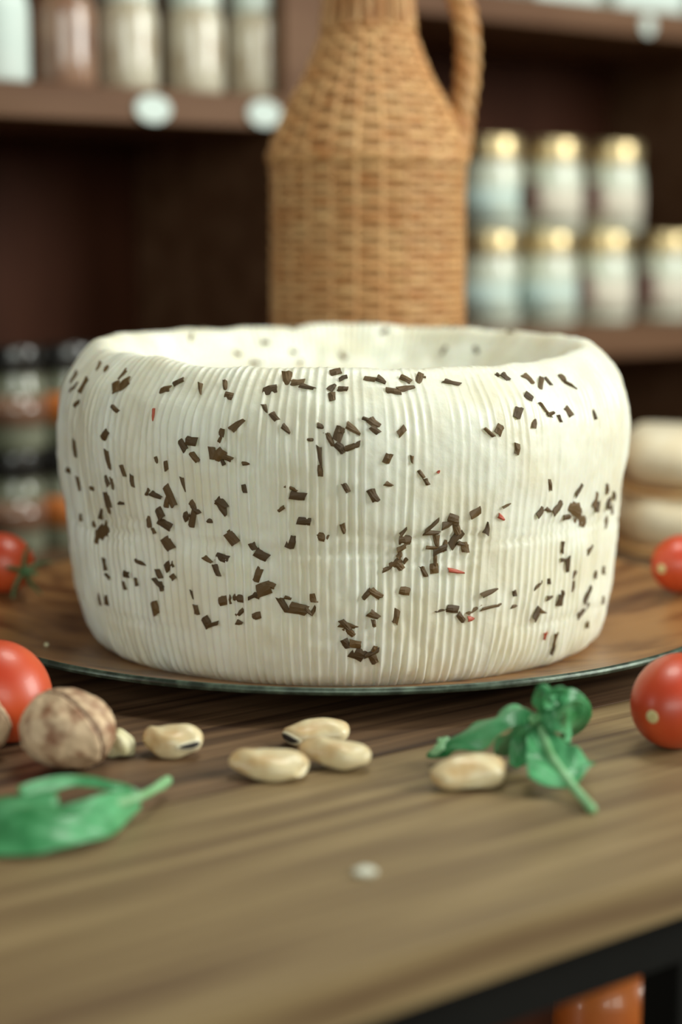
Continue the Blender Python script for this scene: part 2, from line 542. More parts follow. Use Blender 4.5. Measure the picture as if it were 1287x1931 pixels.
ZS = 2.298
HERB = [
 (100, 600, "885,202,45,28,30 1073,205,35,15,80 1018,262,55,40,80 1060,280,50,28,0 1105,300,55,20,20 942,312,60,32,-10 545,277,45,20,-15 487,311,45,22,0 640,307,45,16,75 748,292,40,18,75 768,340,40,28,20 275,300,40,35,60 312,285,50,35,-20 303,245,50,10,-55 270,393,35,18,30 200,208,30,12,70 232,220,28,12,-60 92,255,50,22,-60 95,298,28,20,10 133,290,65,28,-65 105,370,25,15,0 800,462,65,28,-35 732,495,32,18,-80 725,525,25,12,-60 600,533,42,36,5 564,552,48,24,55 615,602,45,22,45 693,585,50,26,85 722,590,50,36,-40 755,605,45,18,15 738,625,25,15,60 838,630,28,15,0 922,395,40,18,60 960,428,40,22,50 1012,482,42,22,45 1162,470,30,22,20 1118,527,28,12,0 1225,235,45,28,-25 1258,260,35,15,-30 1210,302,35,28,-50 1255,308,38,20,0 1172,327,18,14,0 1211,342,35,25,85 1202,525,60,22,60 1238,500,60,32,-70 1245,560,50,28,40 1157,598,80,20,83 1158,660,45,20,85 228,505,35,28,-30 240,610,75,30,80 95,560,65,18,88 450,615,25,12,70 492,640,38,18,80 305,660,48,18,65 345,703,45,20,88 236,705,40,16,60 258,715,45,14,80 172,738,20,16,0 112,715,50,25,60 70,660,25,18,0 412,752,25,12,-50 448,768,48,24,15 510,770,90,32,65 495,795,45,20,-70 567,718,55,15,75 735,805,45,40,40 610,810,35,25,50 832,738,35,22,75 1035,737,55,12,20 1062,770,65,28,5 962,777,18,8,40 1270,735,40,18,60 238,785,60,35,75 300,802,25,14,0"),
 (640, 600, "18,308,38,20,0 133,265,48,18,10 183,270,40,28,40 235,318,60,22,5 290,305,65,26,-20 288,265,48,22,30 347,262,45,25,-70 358,255,30,15,0 488,280,65,18,5 685,248,18,18,40 720,256,38,25,50 820,265,55,28,40 873,285,50,22,-60 905,275,40,14,60 968,260,32,25,70 1000,290,50,10,0 820,340,38,28,20 775,410,45,30,-60 893,398,70,14,40 915,415,30,14,-20 993,405,42,26,35 955,435,30,18,60 1105,418,35,15,50 845,457,35,22,-70 693,483,38,32,-60 650,495,52,12,35 771,565,45,20,88 120,440,40,14,20 150,455,50,30,40 155,485,42,22,40 62,482,65,28,35 10,490,25,25,0 270,490,40,26,-45 268,465,22,8,-60 55,557,65,24,-20 10,570,30,22,50 210,607,42,26,-65 315,612,30,14,85 132,618,18,12,0 355,675,38,14,50 378,708,28,18,60 215,720,32,20,20 30,735,38,20,60 148,768,55,30,60 185,778,14,10,0 895,665,25,10,75 912,720,45,14,65 1038,745,48,16,-35 955,815,30,15,-50 1020,815,40,25,0 1110,790,55,25,-60 1160,740,40,20,80 1190,770,30,15,60 1165,805,45,18,-70 735,805,20,10,0"),
 (100, 940, "210,65,35,24,-50 240,30,60,28,75 215,145,75,45,-20 190,165,40,18,-60 238,135,50,28,80 180,110,25,18,80 122,80,30,14,80 310,68,20,12,0 285,100,20,12,0 327,143,26,10,-30 418,100,48,26,80 438,140,25,14,60 465,65,45,32,60 488,110,60,30,20 500,195,55,42,50 382,278,42,16,8 582,75,35,28,-30 610,75,90,24,-70 565,88,18,12,0 620,48,40,22,45 685,97,26,20,10 735,35,75,36,65 778,172,55,36,50 768,150,25,12,60 672,265,40,20,30 735,257,52,32,10 710,310,50,20,70 868,207,32,24,60 905,245,58,32,25 990,45,30,14,-35 1090,97,55,26,5 1035,187,55,32,-65 1168,167,48,30,15 1260,130,40,24,80 225,285,50,18,75 238,335,25,14,20 320,328,25,22,0 362,360,35,14,80 460,325,38,24,60 505,290,45,28,-30 522,340,22,22,45 455,365,50,18,30 470,380,40,20,70 310,375,35,12,70 325,425,20,10,0 205,435,50,18,75 235,438,42,36,80 445,475,55,34,75 622,480,40,18,80 605,415,35,10,80 890,330,58,28,-65 915,390,60,45,-20 945,375,35,22,20 748,440,48,36,-15 808,432,48,26,8 865,425,40,12,-25 885,420,30,20,20 815,492,42,16,-40 810,537,25,22,10 885,508,35,26,-20 668,535,45,32,60 695,545,45,16,-20 1000,460,65,26,60 1020,430,30,12,10 1130,430,36,28,80 1095,428,18,14,0 1065,478,75,44,10 1110,490,35,14,50 1130,485,40,14,-60 288,603,22,10,80"),
 (640, 940, "590,62,48,28,-25 725,30,35,10,-20 640,130,45,24,-80 278,145,40,16,-45 285,180,50,34,0 270,215,40,18,-30 262,245,28,18,-60 250,275,70,28,-35 205,305,35,20,-15 260,290,40,30,50 285,268,25,14,-50 400,120,75,14,-40 400,148,60,22,5 422,185,52,26,80 435,222,60,22,-20 455,205,45,18,-65 400,213,45,12,5 415,255,60,12,85 410,302,40,34,80 365,315,45,20,60 470,112,48,28,-15 495,90,45,35,20 507,125,60,24,65 505,172,80,32,-50 545,210,42,28,80 525,195,28,20,20 283,400,42,30,10 120,415,50,18,-50 158,412,55,26,35 652,405,68,20,-15 713,402,24,10,-30 758,410,22,18,70 150,505,45,32,30 150,540,30,16,80 245,510,55,28,-80 490,478,48,28,10 445,483,55,8,-10 585,480,65,14,-25 655,470,80,10,-5 757,466,28,14,0 527,515,38,20,50 40,550,65,28,15 45,575,50,22,40 25,545,50,20,50 30,628,40,26,60 70,630,45,28,10 80,672,60,42,25 140,670,60,18,-25 150,695,35,28,70 152,650,25,14,-60 870,60,40,22,-45 945,42,55,24,-35 905,50,30,18,20 1020,45,60,40,20 1040,90,60,40,10 985,80,28,18,0 1120,30,50,24,-60 1170,20,40,18,60 1155,100,40,16,-60 1180,45,40,14,80 967,212,45,12,88 1085,222,28,20,-15 990,285,55,32,75 970,265,22,14,0 1018,325,30,18,-20 1010,380,40,22,85 908,358,22,14,70 860,378,40,12,-25 1145,310,30,12,70 1110,330,30,12,-70 910,430,24,18,0 957,440,45,30,-75 968,410,25,14,80 1075,420,55,22,-30 1055,487,55,20,-10 855,500,50,28,-60 880,490,28,16,20 1075,545,22,16,70 1142,440,30,12,-80 935,610,50,18,85 925,655,40,14,-80"),
]
REDS = [(100, 600, "437,420,45,10,85"), (640, 600, "430,665,14,10,-50"), (640, 940, "507,315,65,16,12 702,82,30,18,30 570,520,25,20,0 892,595,28,16,85")]
rh = random.Random(11)
n_flake = 0


def place_flake(name, me, hit, nrm, axis, L, W):
    x = (axis - nrm * axis.dot(nrm)).normalized()
    y = nrm.cross(x)
    o = bpy.data.objects.new(name, me)
    mtx = Matrix((x, y, nrm)).transposed().to_4x4()
    mtx.translation = hit + nrm * 0.00055
    o.matrix_local = mtx @ Matrix.Diagonal((L, W, 1.0, 1.0))
    o.parent = cheese
    COL.objects.link(o)
    return o


def herb_set(rows, name, pick):
    global n_flake
    for ox, oy, txt in rows:
        for e in txt.split():
            x, y, L, W, a = (float(q) for q in e.split(','))
            if name == 'herb_flake' and L * W < 300: continue
            px, py = ox + x / ZS, oy + y / ZS
            dv = ray(px, py)
            hit, nrm, _, dist = cheese_bvh.ray_cast(CAM - CC, dv)
            if hit is None: continue
            # a smooth outward normal: blend out the ribs
            rad = Vector((hit.x, hit.y, 0)).normalized()
            sl = Vector((0, 0, 1))
            t = hit.z
            up_k = np.interp(t, [0.0, 0.02, 0.05, 0.10, 0.118, 0.128, 0.136], [-0.45, -0.1, 0.0, 0.0, 0.5, 0.85, 1.6])
            nn = (rad + sl * float(up_k)).normalized()
            ang = R(a)
            ax = Vector((1, 0, 0)) * math.cos(ang) - UP * math.sin(ang)
            # undo foreshortening of the length along the view
            ax3 = ax - nn * ax.dot(nn)
            ax3.normalize()
            fs = max(0.45, abs(ax3.dot(ax)))
            k = dist / F_PX / ZS
            place_flake(name, pick(), hit, nn, ax3, L * k / fs * 1.08, W * k * 1.28)
            n_flake += 1


herb_set(HERB, 'herb_flake', lambda: rh.choice(flake_meshes))
herb_set(REDS, 'chilli_flake', lambda: red_mesh)
# flakes on the crest, inside the basin and round the sides
for k in range(18):
    a = rh.uniform(R(20), R(160)); rr = rh.uniform(0.094, 0.122)
    p0 = Vector((rr * math.cos(a), rr * math.sin(a), 0.3))
    hit, nrm, _, dist = cheese_bvh.ray_cast(p0, Vector((0, 0, -1)))
    place_flake('herb_flake', rh.choice(flake_meshes), hit, nrm, Vector((math.cos(k), math.sin(k), 0.1)), rh.uniform(0.003, 0.006), rh.uniform(0.0018, 0.003))
    n_flake += 1

while n_flake < 297:
    a = rh.choice((rh.uniform(R(-15), R(35)), rh.uniform(R(145), R(195)))); zz = rh.uniform(0.015, 0.118)
    dr_ = Vector((math.cos(a), math.sin(a), 0))
    hit, nrm, _, dist = cheese_bvh.ray_cast(dr_ * 0.3 + Vector((0, 0, zz)), -dr_)
    q = rh.uniform(0, PI)
    place_flake('herb_flake', rh.choice(flake_meshes), hit, dr_, Vector((-dr_.y, dr_.x, 0)) * math.cos(q) + Vector((0, 0, math.sin(q))), rh.uniform(0.003, 0.006), rh.uniform(0.002, 0.003))
    n_flake += 1

# ------------------------------------------------------------------ tomatoes
def tomato(label, center, axis, rl, rs, scar=False, calyx=False, rest=TZ):
    ax = Vector(axis).normalized()
    q = ax.to_track_quat('Z', 'Y')
    mtx = q.to_matrix()
    ext = math.sqrt((rl * ax.z) ** 2 + rs * rs * (1 - ax.z ** 2))
    c = Vector((center[0], center[1], rest + ext))
    t = thing('tomato', label, 'tomato', (c.x, c.y, rest))

    def fn(dv, p):
        g = 1 + 0.02 * math.cos(3 * math.atan2(dv.y, dv.x)) * (1 - dv.z ** 2) - 0.05 * max(0, dv.z) ** 6
        return mtx @ Vector((p.x * g, p.y * g, p.z)) + Vector((0, 0, ext))
    obj('skin', ellipsoid(rs, rs, rl, 56, 32, fn), M['tomato'], t)
    if scar:
        V, Fc = ellipsoid(0.0025, 0.0025, 0.0007, 16, 8)
        tag(obj('scar', ([mtx @ (v + Vector((0, 0, rl * 0.990))) + Vector((0, 0, ext)) for v in V], Fc), M['scar'], t), 'pale round blossom scar')
    if calyx:
        for k in range(5):
            a = 2 * PI * k / 5 + 0.3
            pts = []
            for i, (rad, h) in enumerate(((0.001, rl * 0.975), (0.006, rl * 0.965 + 0.0010), (0.0105, rl * 0.90 + 0.003), (0.0145, rl * 0.82 + 0.0075))):
                pts.append(mtx @ Vector((rad * math.cos(a), rad * math.sin(a), h)) + Vector((0, 0, ext)))
            pth = smooth_path(pts, 5)
            obj('sepal', tube(pth, [0.0013 * (1 - 0.75 * (i / (len(pth) - 1)) ** 2) for i in range(len(pth))], 6), M['calyx'], t)
        st = [mtx @ Vector((0, 0, rl * 0.97)) + Vector((0, 0, ext)), mtx @ Vector((0.001, 0, rl * 0.97 + 0.004)) + Vector((0, 0, ext)), mtx @ Vector((0.003, 0, rl + 0.007)) + Vector((0, 0, ext))]
        obj('stem', tube(smooth_path(st, 4), 0.0011, 6), M['calyx'], t)
    return t


c = on_y(1284, 1322, 0.644)
tomato('red plum tomato with pale round scar on the table, right frame edge', (c.x, c.y), (-0.60, -0.79, -0.06), 0.0222, 0.0172, scar=True)
c = on_y(2, 1262, 0.652)
tomato('red plum tomato on the table behind the whole walnut', (c.x, c.y), (-0.55, 0.30, 0.55), 0.0205, 0.0175, calyx=True)
tomato('small red tomato with green stalk on the left rim of the plate', (-0.1665, 0.872), (0.70, -0.66, -0.12), 0.0170, 0.0148, calyx=True, rest=TZ + 0.0128)
tomato('small red tomato on the right rim of the plate by the bread', (0.1680, 0.872), (-0.72, -0.68, -0.02), 0.0175, 0.0142, scar=True, rest=TZ + 0.0128)

# ------------------------------------------------------------------ walnuts
def walnut(label, base, rx, rz, d1, d2, seed):
    n = Vector(d1).cross(Vector(d2)).normalized()
    nu, nv = 120, 80
    V, Fc = ellipsoid(1, 1, 1, nu, nv)
    P = np.array([tuple(v) for v in V])
    s = P @ np.array(n)
    w = vnoise(P * 2.4 + seed, 31) * 0.045 + vnoise(P * 6 + seed, 32) * 0.022 + vnoise(P * 13 + seed, 33) * 0.010
    ridge = 0.075 * np.exp(-(s / 0.15) ** 2) - 0.12 * np.exp(-(s / 0.045) ** 2)
    tip = np.array(Vector(d1).normalized())
    pt = 0.10 * np.clip(P @ tip - 0.75, 0, 1) / 0.25
    P = P * (1 + w + ridge + pt)[:, None] * np.array([rx, rx * 0.92, rz])
    zmin = P[:, 2].min()
    P[:, 2] -= zmin
    t = thing('walnut', label, 'walnut', base)
    obj('shell', ([Vector(p) for p in P], Fc), M['walnut'], t)
    e1 = Vector(d1).normalized(); e2 = n.cross(e1)
    Q = np.array([tuple(e1 * math.cos(2 * PI * i / 160) + e2 * math.sin(2 * PI * i / 160)) for i in range(160)])
    wq = vnoise(Q * 2.4 + seed, 31) * 0.045 + vnoise(Q * 6 + seed, 32) * 0.022 + vnoise(Q * 13 + seed, 33) * 0.010
    pq = 0.10 * np.clip(Q @ tip - 0.75, 0, 1) / 0.25
    Q = Q * (1 + wq - 0.022 + pq)[:, None] * np.array([rx, rx * 0.92, rz])
    Q[:, 2] -= zmin
    tag(obj('seam', tube([Vector(p) for p in Q], 0.00065, 6, True), M['walnut_seam'], t), 'dark line where the two shell halves meet')
    return t


walnut('whole unshelled walnut on the table in front of the left tomato', (on_y(127, 1400, 0.616).x, 0.616, TZ), 0.0170, 0.0138, (0.72, -0.66, -0.12), (0.22, -0.50, 0.85), 1.3)
walnut('second walnut, cut off by the left frame edge beside the whole walnut', (on_y(-40, 1400, 0.636).x - 0.0005, 0.628, TZ), 0.0122, 0.0125, (0.95, -0.05, -0.15), (0.1, -0.3, 0.9), 5.1)
ck = on_y(236, 1394, 0.640)


def kern(dv, p):
    g = 1 + 0.12 * math.sin(5 * dv.x + 2 * dv.z) + 0.10 * math.sin(7 * dv.y + 3 * dv.x)
    q = p * g
    return Vector((q.x, q.y, max(q.z, -0.0042)))


tag(obj('nut_kernel', ellipsoid(0.0062, 0.005, 0.0048, 28, 18, kern), M['kernel'], None, True, (ck.x - 0.001, 0.632, TZ + 0.0042)), 'pale knobbly nut kernel peeking out behind the whole walnut', 'nut')

# ------------------------------------------------------------------ broad beans
def bean(label, px, py, Y, L, W, Tk, yaw, pitch=0.0, roll=0.0, lift=0.0, hil=None, notch=None, bend=0.12, plump=0.15):
    p = on_y(px, py, Y)

    def shape(d):
        e = 0.70
        x = math.copysign(abs(d.x) ** e, d.x) * L / 2
        y = math.copysign(abs(d.y) ** 0.9, d.y) * W / 2 * (1 + plump * d.x)
        z = math.copysign(abs(d.z) ** 0.85, d.z) * Tk / 2 * (1 + 0.12 * math.sin(4 * d.x + 1.0) * abs(d.y) + 0.09 * math.sin(5 * d.x + 4 * d.y + yaw * 9))
        y += 0.05 * W * math.sin(5 * d.x + yaw * 7)
        y += bend * L * (1 - (2 * x / L) ** 2) * 0.5 - bend * L * 0.25
        z += -0.10 * Tk * d.y * d.y
        if notch:
            nd = Vector(notch).normalized()
            k = math.exp(-((d - nd).length / 0.27) ** 2)
            x -= math.copysign(0.30 * L * k, x); z -= math.copysign(0.1 * Tk * k, z) if abs(z) > 1e-6 else 0
        return Vector((x, y, z))
    rot = Euler((roll, pitch, yaw), 'XYZ').to_matrix()
    V, Fc = ellipsoid(1, 1, 1, 56, 32, lambda d, q: rot @ shape(d))
    zmin = min(v.z for v in V)
    t = thing('broad_bean', label, 'bean', (p.x, Y, TZ + lift))
    off = Vector((0, 0, -zmin))
    seed_o = obj('seed', ([v + off for v in V], Fc), M['bean'], t)
    if hil:
        # dark seed scar lying in the skin, rimmed by a paler lip
        d0 = Vector(hil[0]).normalized(); dt = Vector(hil[1]); dt = (dt - d0 * dt.dot(d0)).normalized(); db = d0.cross(dt)
        for nm, sl, sw, lf, m in (('lip', hil[2] * 1.28, hil[3] * 2.1, 0.00025, M['lip']), ('hilum', hil[2], hil[3], 0.0006, M['hilum'])):
            rows = []
            nL, nW = 18, 6
            for i in range(nL + 1):
                a = -1 + 2 * i / nL
                for j in range(nW + 1):
                    b = -1 + 2 * j / nW
                    wv = math.sqrt(max(0, 1 - a * a)) ** 1.3
                    d = (d0 + dt * a * sl + db * b * sw * wv).normalized()
                    lift_ = lf * (1 - (b * wv) ** 2 * 0.6) * wv ** 0.4 - 0.0001
                    rows.append(rot @ (shape(d) + d * lift_) + off)
            Fq = [(i * (nW + 1) + j, i * (nW + 1) + j + 1, (i + 1) * (nW + 1) + j + 1, (i + 1) * (nW + 1) + j) for i in range(nL) for j in range(nW)]
            seed_o = o = obj(nm, (rows, Fq), m, t if nm == 'lip' else seed_o)
            o['label'] = 'pale lip round the seed scar' if nm == 'lip' else 'slit-shaped black seed scar'
            o.modifiers.new('solid', 'SOLIDIFY').thickness = 0.0003
    return t


bean('broad bean with slit-like black scar, lying alone right of the walnut', 326, 1400, 0.632, 0.0222, 0.0135, 0.0098, R(-8), 0, R(16), hil=((0.62, -0.72, 0.22), (1, 0.1, 0), 0.50, 0.15), bend=-0.10, plump=0.1)
bean('broad bean with black scar at its left end, rearmost of the cluster of three', 597, 1384, 0.647, 0.0248, 0.0135, 0.0085, R(6), R(-4), R(10), hil=((-0.80, -0.58, 0.10), (1, -0.2, 0), 0.50, 0.20), bend=-0.06)
bean('broad bean with split right end, front left of the cluster of three', 508, 1450, 0.605, 0.0285, 0.0150, 0.0082, R(-12), R(2), R(12), notch=(0.95, -0.30, 0.10), bend=0.06)
bean('smooth broad bean lying across, front right of the cluster of three', 632, 1427, 0.617, 0.0265, 0.0128, 0.0084, R(-20), R(4), R(8), bend=0.04, lift=0.0005)
bean('broad bean with dented front, lying in front of the right basil sprig', 883, 1462, 0.594, 0.0265, 0.0140, 0.0094, R(14), R(-3), R(20), notch=(0.15, -0.95, -0.25), bend=-0.05, plump=0.18)

# ------------------------------------------------------------------ basil
def leaf(center, widths, side, m, parent, fold=0.25, wav=0.08, seed=0, nv=10, thick=0.0004, name='leaf', curl=0.0):
    """center: 3-D midrib points; widths: half widths; side: list of sideways vectors per point"""
    P = smooth_path(center, 6)
    n = len(P)
    ts = [i / (n - 1) for i in range(n)]
    ks = np.linspace(0, 1, len(widths))
    wd = np.interp(ts, ks, widths)
    S = [Vector([float(np.interp(t, np.linspace(0, 1, len(side)), [s[c] for s in side])) for c in range(3)]) for t in ts]
    V, Fc = [], []
    for i in range(n):
        tg = (P[min(i + 1, n - 1)] - P[max(i - 1, 0)]).normalized()
        s = (S[i] - tg * S[i].dot(tg)).normalized()
        nn = tg.cross(s).normalized()
        if nn.z < 0: nn = -nn
        for j in range(-nv, nv + 1):
            v = j / nv
            w = wd[i]
            a = abs(v)
            quilt = 0.10 * math.sin(a * 9 + ts[i] * 26 + seed) * a * (1 - a * 0.5)
            edge = wav * math.sin(ts[i] * 17 + seed * 2 + (1.7 if v > 0 else 0)) * a * a
            h = (fold * a ** 1.2 + quilt + edge) * w - curl * w * a ** 3
            if abs(j) == 0: h -= 0.05 * w
            V.append(P[i] + s * (v * w) + nn * h)
    c = 2 * nv + 1
    for i in range(n - 1):
        for j in range(c - 1):
            Fc.append((i * c + j, i * c + j + 1, (i + 1) * c + j + 1, (i + 1) * c + j))
    V = [Vector((v.x, v.y, max(v.z, 0.0006))) for v in V]
    o = obj(name, (V, Fc), m, parent)
    sd = o.modifiers.new('solid', 'SOLIDIFY'); sd.thickness = thick; sd.offset = 1
    return o, P


bz = Vector((on_z(1012, 1400, TZ + .005).x, on_z(1012, 1400, TZ + .005).y, TZ))
sprig = thing('basil_sprig', 'green basil sprig of several leaves on the table at right, behind a bean', 'basil', bz)


def L3(px, py, z):
    return on_z(px, py, TZ + z) - bz


# long leaf reaching left
leaf([L3(1014, 1350, .019), L3(985, 1340, .022), L3(940, 1356, .020), L3(890, 1380, .014), L3(845, 1398, .009), L3(806, 1424, .003)], [.0016, .0048, .0068, .0070, .0060, .0010],
     [(-0.1, .9, .35), (0.05, .92, .3), (.1, .95, .25), (.1, .95, .25)], M['basil'], sprig, -0.42, .22, 1)
leaf([L3(850, 1396, .009), L3(838, 1400, .0085), L3(824, 1408, .007), L3(812, 1420, .004)], [.0012, .0038, .0036, .0008],
     [(.4, .8, .5), (.4, .8, .5)], M['basil_stem'], sprig, -.3, .2, 12)
# its drooping near half
leaf([L3(1004, 1358, .018), L3(985, 1372, .016), L3(962, 1395, .011), L3(946, 1425, .003)], [.0015, .0060, .0072, .0012],
     [(1, .35, .25), (1, .3, .2), (1, .2, .1)], M['basil'], sprig, -0.35, .18, 2)
# curled tip leaf rising behind
leaf([L3(1026, 1352, .018), L3(1020, 1336, .023), L3(1028, 1318, .028), L3(1046, 1309, .030), L3(1070, 1316, .027)], [.0012, .0034, .0046, .0042, .0010],
     [(.6, -.6, .1), (.5, -.7, .2), (.1, -.9, .3)], M['basil'], sprig, 0.45, .1, 3)
# rounded cupped leaf to the right
leaf([L3(1014, 1352, .019), L3(1046, 1346, .022), L3(1076, 1350, .019), L3(1080, 1372, .012), L3(1052, 1400, .004)], [.0020, .0070, .0092, .0088, .0030],
     [(-.1, .8, .5), (.2, .85, .45), (.55, .75, .3), (.8, .5, .2)], M['basil'], sprig, -0.22, .08, 4)
leaf([L3(1050, 1352, .022), L3(1066, 1334, .026), L3(1082, 1328, .026), L3(1097, 1345, .021)], [.0020, .0050, .0055, .0020],
     [(-.3, .9, -.2), (.2, .9, 0), (.4, .8, 0)], M['basil'], sprig, 0.4, .1, 9)
# broad front leaf with its stalk towards the viewer
o, P = leaf([L3(1018, 1366, .017), L3(1024, 1396, .014), L3(1040, 1428, .010), L3(1060, 1458, .007), L3(1078, 1482, .004)], [.0012, .0058, .0095, .0125, .0020],
            [(1, .10, .05), (1, .15, .05), (1, .15, 0), (1, .1, 0)], M['basil'], sprig, 0.16, .10, 5)
obj('stem', tube(smooth_path([p + Vector((0, 0, .0005)) for p in (P[2], P[len(P) // 2], P[-3])] + [L3(1098, 1503, .0025), L3(1118, 1526, .0020)], 6), .0016, 8), M['basil_stem'], sprig)
# small side leaf beneath and the joint
leaf([L3(1008, 1374, .014), L3(985, 1412, .008), L3(968, 1446, .002)], [.0015, .0058, .0015], [(1, .4, 0), (1, .4, 0)], M['basil'], sprig, .2, .1, 6)
obj('joint', tube(smooth_path([L3(1000, 1362, .018), L3(1012, 1354, .019), L3(1026, 1350, .019)], 4), .0020, 8), M['basil_stem'], sprig)

lb = Vector((on_z(150, 1540, TZ).x, on_z(150, 1540, TZ).y, TZ))
bl = thing('basil_leaf', 'large folded green basil leaf lying on the table at lower left', 'basil', lb)


def Q3(px, py, z):
    return on_z(px, py, TZ + z) - lb


leaf([Q3(262, 1506, .006), Q3(200, 1532, .008), Q3(110, 1548, .009), Q3(15, 1536, .009), Q3(-80, 1530, .004)], [.0030, .0068, .0098, .0190, .002],
     [(.15, .9, .35), (.1, .9, .30), (0, 1, .30), (0, 1, .2)], M['basil'], bl, -.26, .05, 7, name='blade')
leaf([Q3(262, 1500, .007), Q3(222, 1486, .010), Q3(150, 1474, .011), Q3(92, 1482, .011), Q3(40, 1500, .010)], [.0014, .0018, .0021, .0030, .0030],
     [(.1, .7, .6), (.1, .8, .5), (0, .8, .5)], M['basil'], bl, .12, .06, 8, name='blade')
obj('stem', tube(smooth_path([Q3(215, 1518, .008), Q3(262, 1503, .0085), Q3(295, 1486, .007), Q3(316, 1472, .005)], 6), [.0014] * 13 + [.0018] * 6, 8), M['basil_stem'], bl)

# crumbs
cz = on_z(690, 1650, TZ)


def crumb_fn(d, p):
    q = p * (1 + .12 * math.sin(4 * d.x + 3 * d.y) + .08 * math.sin(6 * d.z))
    return Vector((q.x, q.y, max(q.z, -.0011)))


tag(obj('cheese_crumb', ellipsoid(.0034, .0028, .0014, 20, 12, crumb_fn), M['crumb_w'], None, True, (cz.x, cz.y, TZ + .0011)), 'white cheese crumb alone on the bare front of the table', 'crumb')
cz = on_z(87, 1201, TZ + .0125)
rr_ = math.hypot(cz.x - PC.x, cz.y - PC.y)
zpl = float(np.interp(rr_, [q[0] for q in prof], [q[1] for q in prof]))
tag(obj('cheese_crumb', ellipsoid(.0012, .0011, .0009, 14, 8), M['kernel'], None, True, (cz.x, cz.y, TZ + zpl + .0009)), 'tiny pale crumb on the left side of the plate', 'crumb')

# ------------------------------------------------------------------ bread
def bread(label, loc, w, dp, h, rotz, seed):
    t = thing('bread_loaf', label, 'bread', loc, rotz)

    def slab(k, z0, z1, edge):
        prof_n = 7
        V, Fc = [], []
        na = 72
        for j in range(prof_n + 1):
            s = j / prof_n
            zz = z0 + (z1 - z0) * s
            inset = edge * (1 - math.sin(PI * s) ** 0.6)
            for i in range(na):
                a = 2 * PI * i / na
                c_, s_ = math.cos(a), math.sin(a)
                e = 0.62
                x = math.copysign(abs(c_) ** e, c_) * (w / 2 * k - inset)
                y = math.copysign(abs(s_) ** e, s_) * (dp / 2 * k - inset)
                wv = 1 + .015 * math.sin(3 * a + seed) + .012 * math.sin(7 * a + seed)
                V.append((x * wv, y * wv, zz + .0018 * math.sin(2 * a + seed) * s))
        for j in range(prof_n):
            for i in range(na):
                i2 = (i + 1) % na
                Fc.append((j * na + i, j * na + i2, (j + 1) * na + i2, (j + 1) * na + i))
        Fc.append(tuple(range(na - 1, -1, -1)))
        Fc.append(tuple(prof_n * na + i for i in range(na)))
        return V, Fc
    obj('crust', slab(1.0, 0.0, h * .12, .004), M['crust'], t)
    obj('crumb', slab(.985, h * .10, h, .012), M['bread'], t)
    return t


bx = on_y(1172, 1000, 1.03).x
bread('cream bread loaf, lower of the two stacked behind the plate at right', (bx + .085, 1.085, TZ), .17, .11, .0355, R(4), 0.5)
bread('cream bread loaf, upper of the two stacked behind the plate at right', (bx + .090, 1.085, TZ + .0352), .17, .11, .0355, R(-3), 2.2)

# ------------------------------------------------------------------ wicker jug
JD = 1.05
jx = on_y(694, 300, JD).x
jug = thing('wicker_jug', 'tall wicker-covered jug with a twisted handle behind the cheese', 'jug', (jx, JD, TZ))


def jz(py):
    return on_y(694, py, JD).z - TZ


kpx = JD / F_PX
jprof = [(0.0530, 0.0), (0.0542, 0.03), (0.0545, 0.12), (0.0543, jz(336)), (.0562, jz(300)), (.0530, jz(264)), (.0438, jz(195)), (.0364, jz(154)), (.0300, jz(104)), (.0256, jz(61)), (.0234, jz(0)), (.0222, jz(-90)), (.0225, jz(-160))]
jp = smooth_path([(r, 0, z) for r, z in jprof], 8)
jr_ = [p.x for p in jp]; jz_ = [p.z for p in jp]
obj('bottle', lathe([(0, 0.001)] + [(r - .0022, z + (0.001 if i == 0 else 0)) for i, (r, z) in enumerate(zip(jr_, jz_))] + [(.015, jz(-160)), (0.0, jz(-150))], 48), M['wicker_core'], jug)
NS = 24


def strand(r0, z, k, hh, slope=0.0, rt=.0012):
    nseg, ns = 144, 6
    V, Fc = [], []
    for i in range(nseg):
        a = 2 * PI * i / nseg
        rc = r0 + .0012 * math.cos(NS / 2 * a + PI * k)
        for q in range(ns):
            b = 2 * PI * q / ns
            ro = rt * math.cos(b); zo = hh * math.sin(b)
            V.append(((rc + ro - slope * zo) * math.cos(a), (rc + ro - slope * zo) * math.sin(a), zo))
    for i in range(nseg):
        i2 = (i + 1) % nseg
        for q in range(ns):
            q2 = (q + 1) % ns
            Fc.append((i * ns + q, i2 * ns + q, i2 * ns + q2, i * ns + q2))
    return mesh_from('wicker_strand', V, Fc, M['wicker'])


sp = .0044
z = .003
k = 0
body = {}
zsh = jz(312)
while z < jz(40):
    r = float(np.interp(z, jz_, jr_))
    if z < zsh - .004:
        key = (round(r, 4), k % 2)
        if key not in body: body[key] = strand(r, 0, k, sp * .52)
        me = body[key]
    else:
        r2 = float(np.interp(z + .002, jz_, jr_)); r1 = float(np.interp(z - .002, jz_, jr_))
        me = strand(r, 0, k, sp * .52, (r1 - r2) / .004)
    link('wicker_strand', me, jug, (0, 0, z))
    z += sp
    k += 1
# braided shoulder band
for ph in (0, PI):
    path = []
    for i in range(216):
        a = 2 * PI * i / 216
        q = 22 * a + ph
        path.append(Vector(((.0556 + .0010 * math.cos(q)) * math.cos(a), (.0556 + .0010 * math.cos(q)) * math.sin(a), jz(301) + .0016 * math.sin(q))))
    obj('braid', tube(path, .0018, 7, True), M['wicker'], jug)
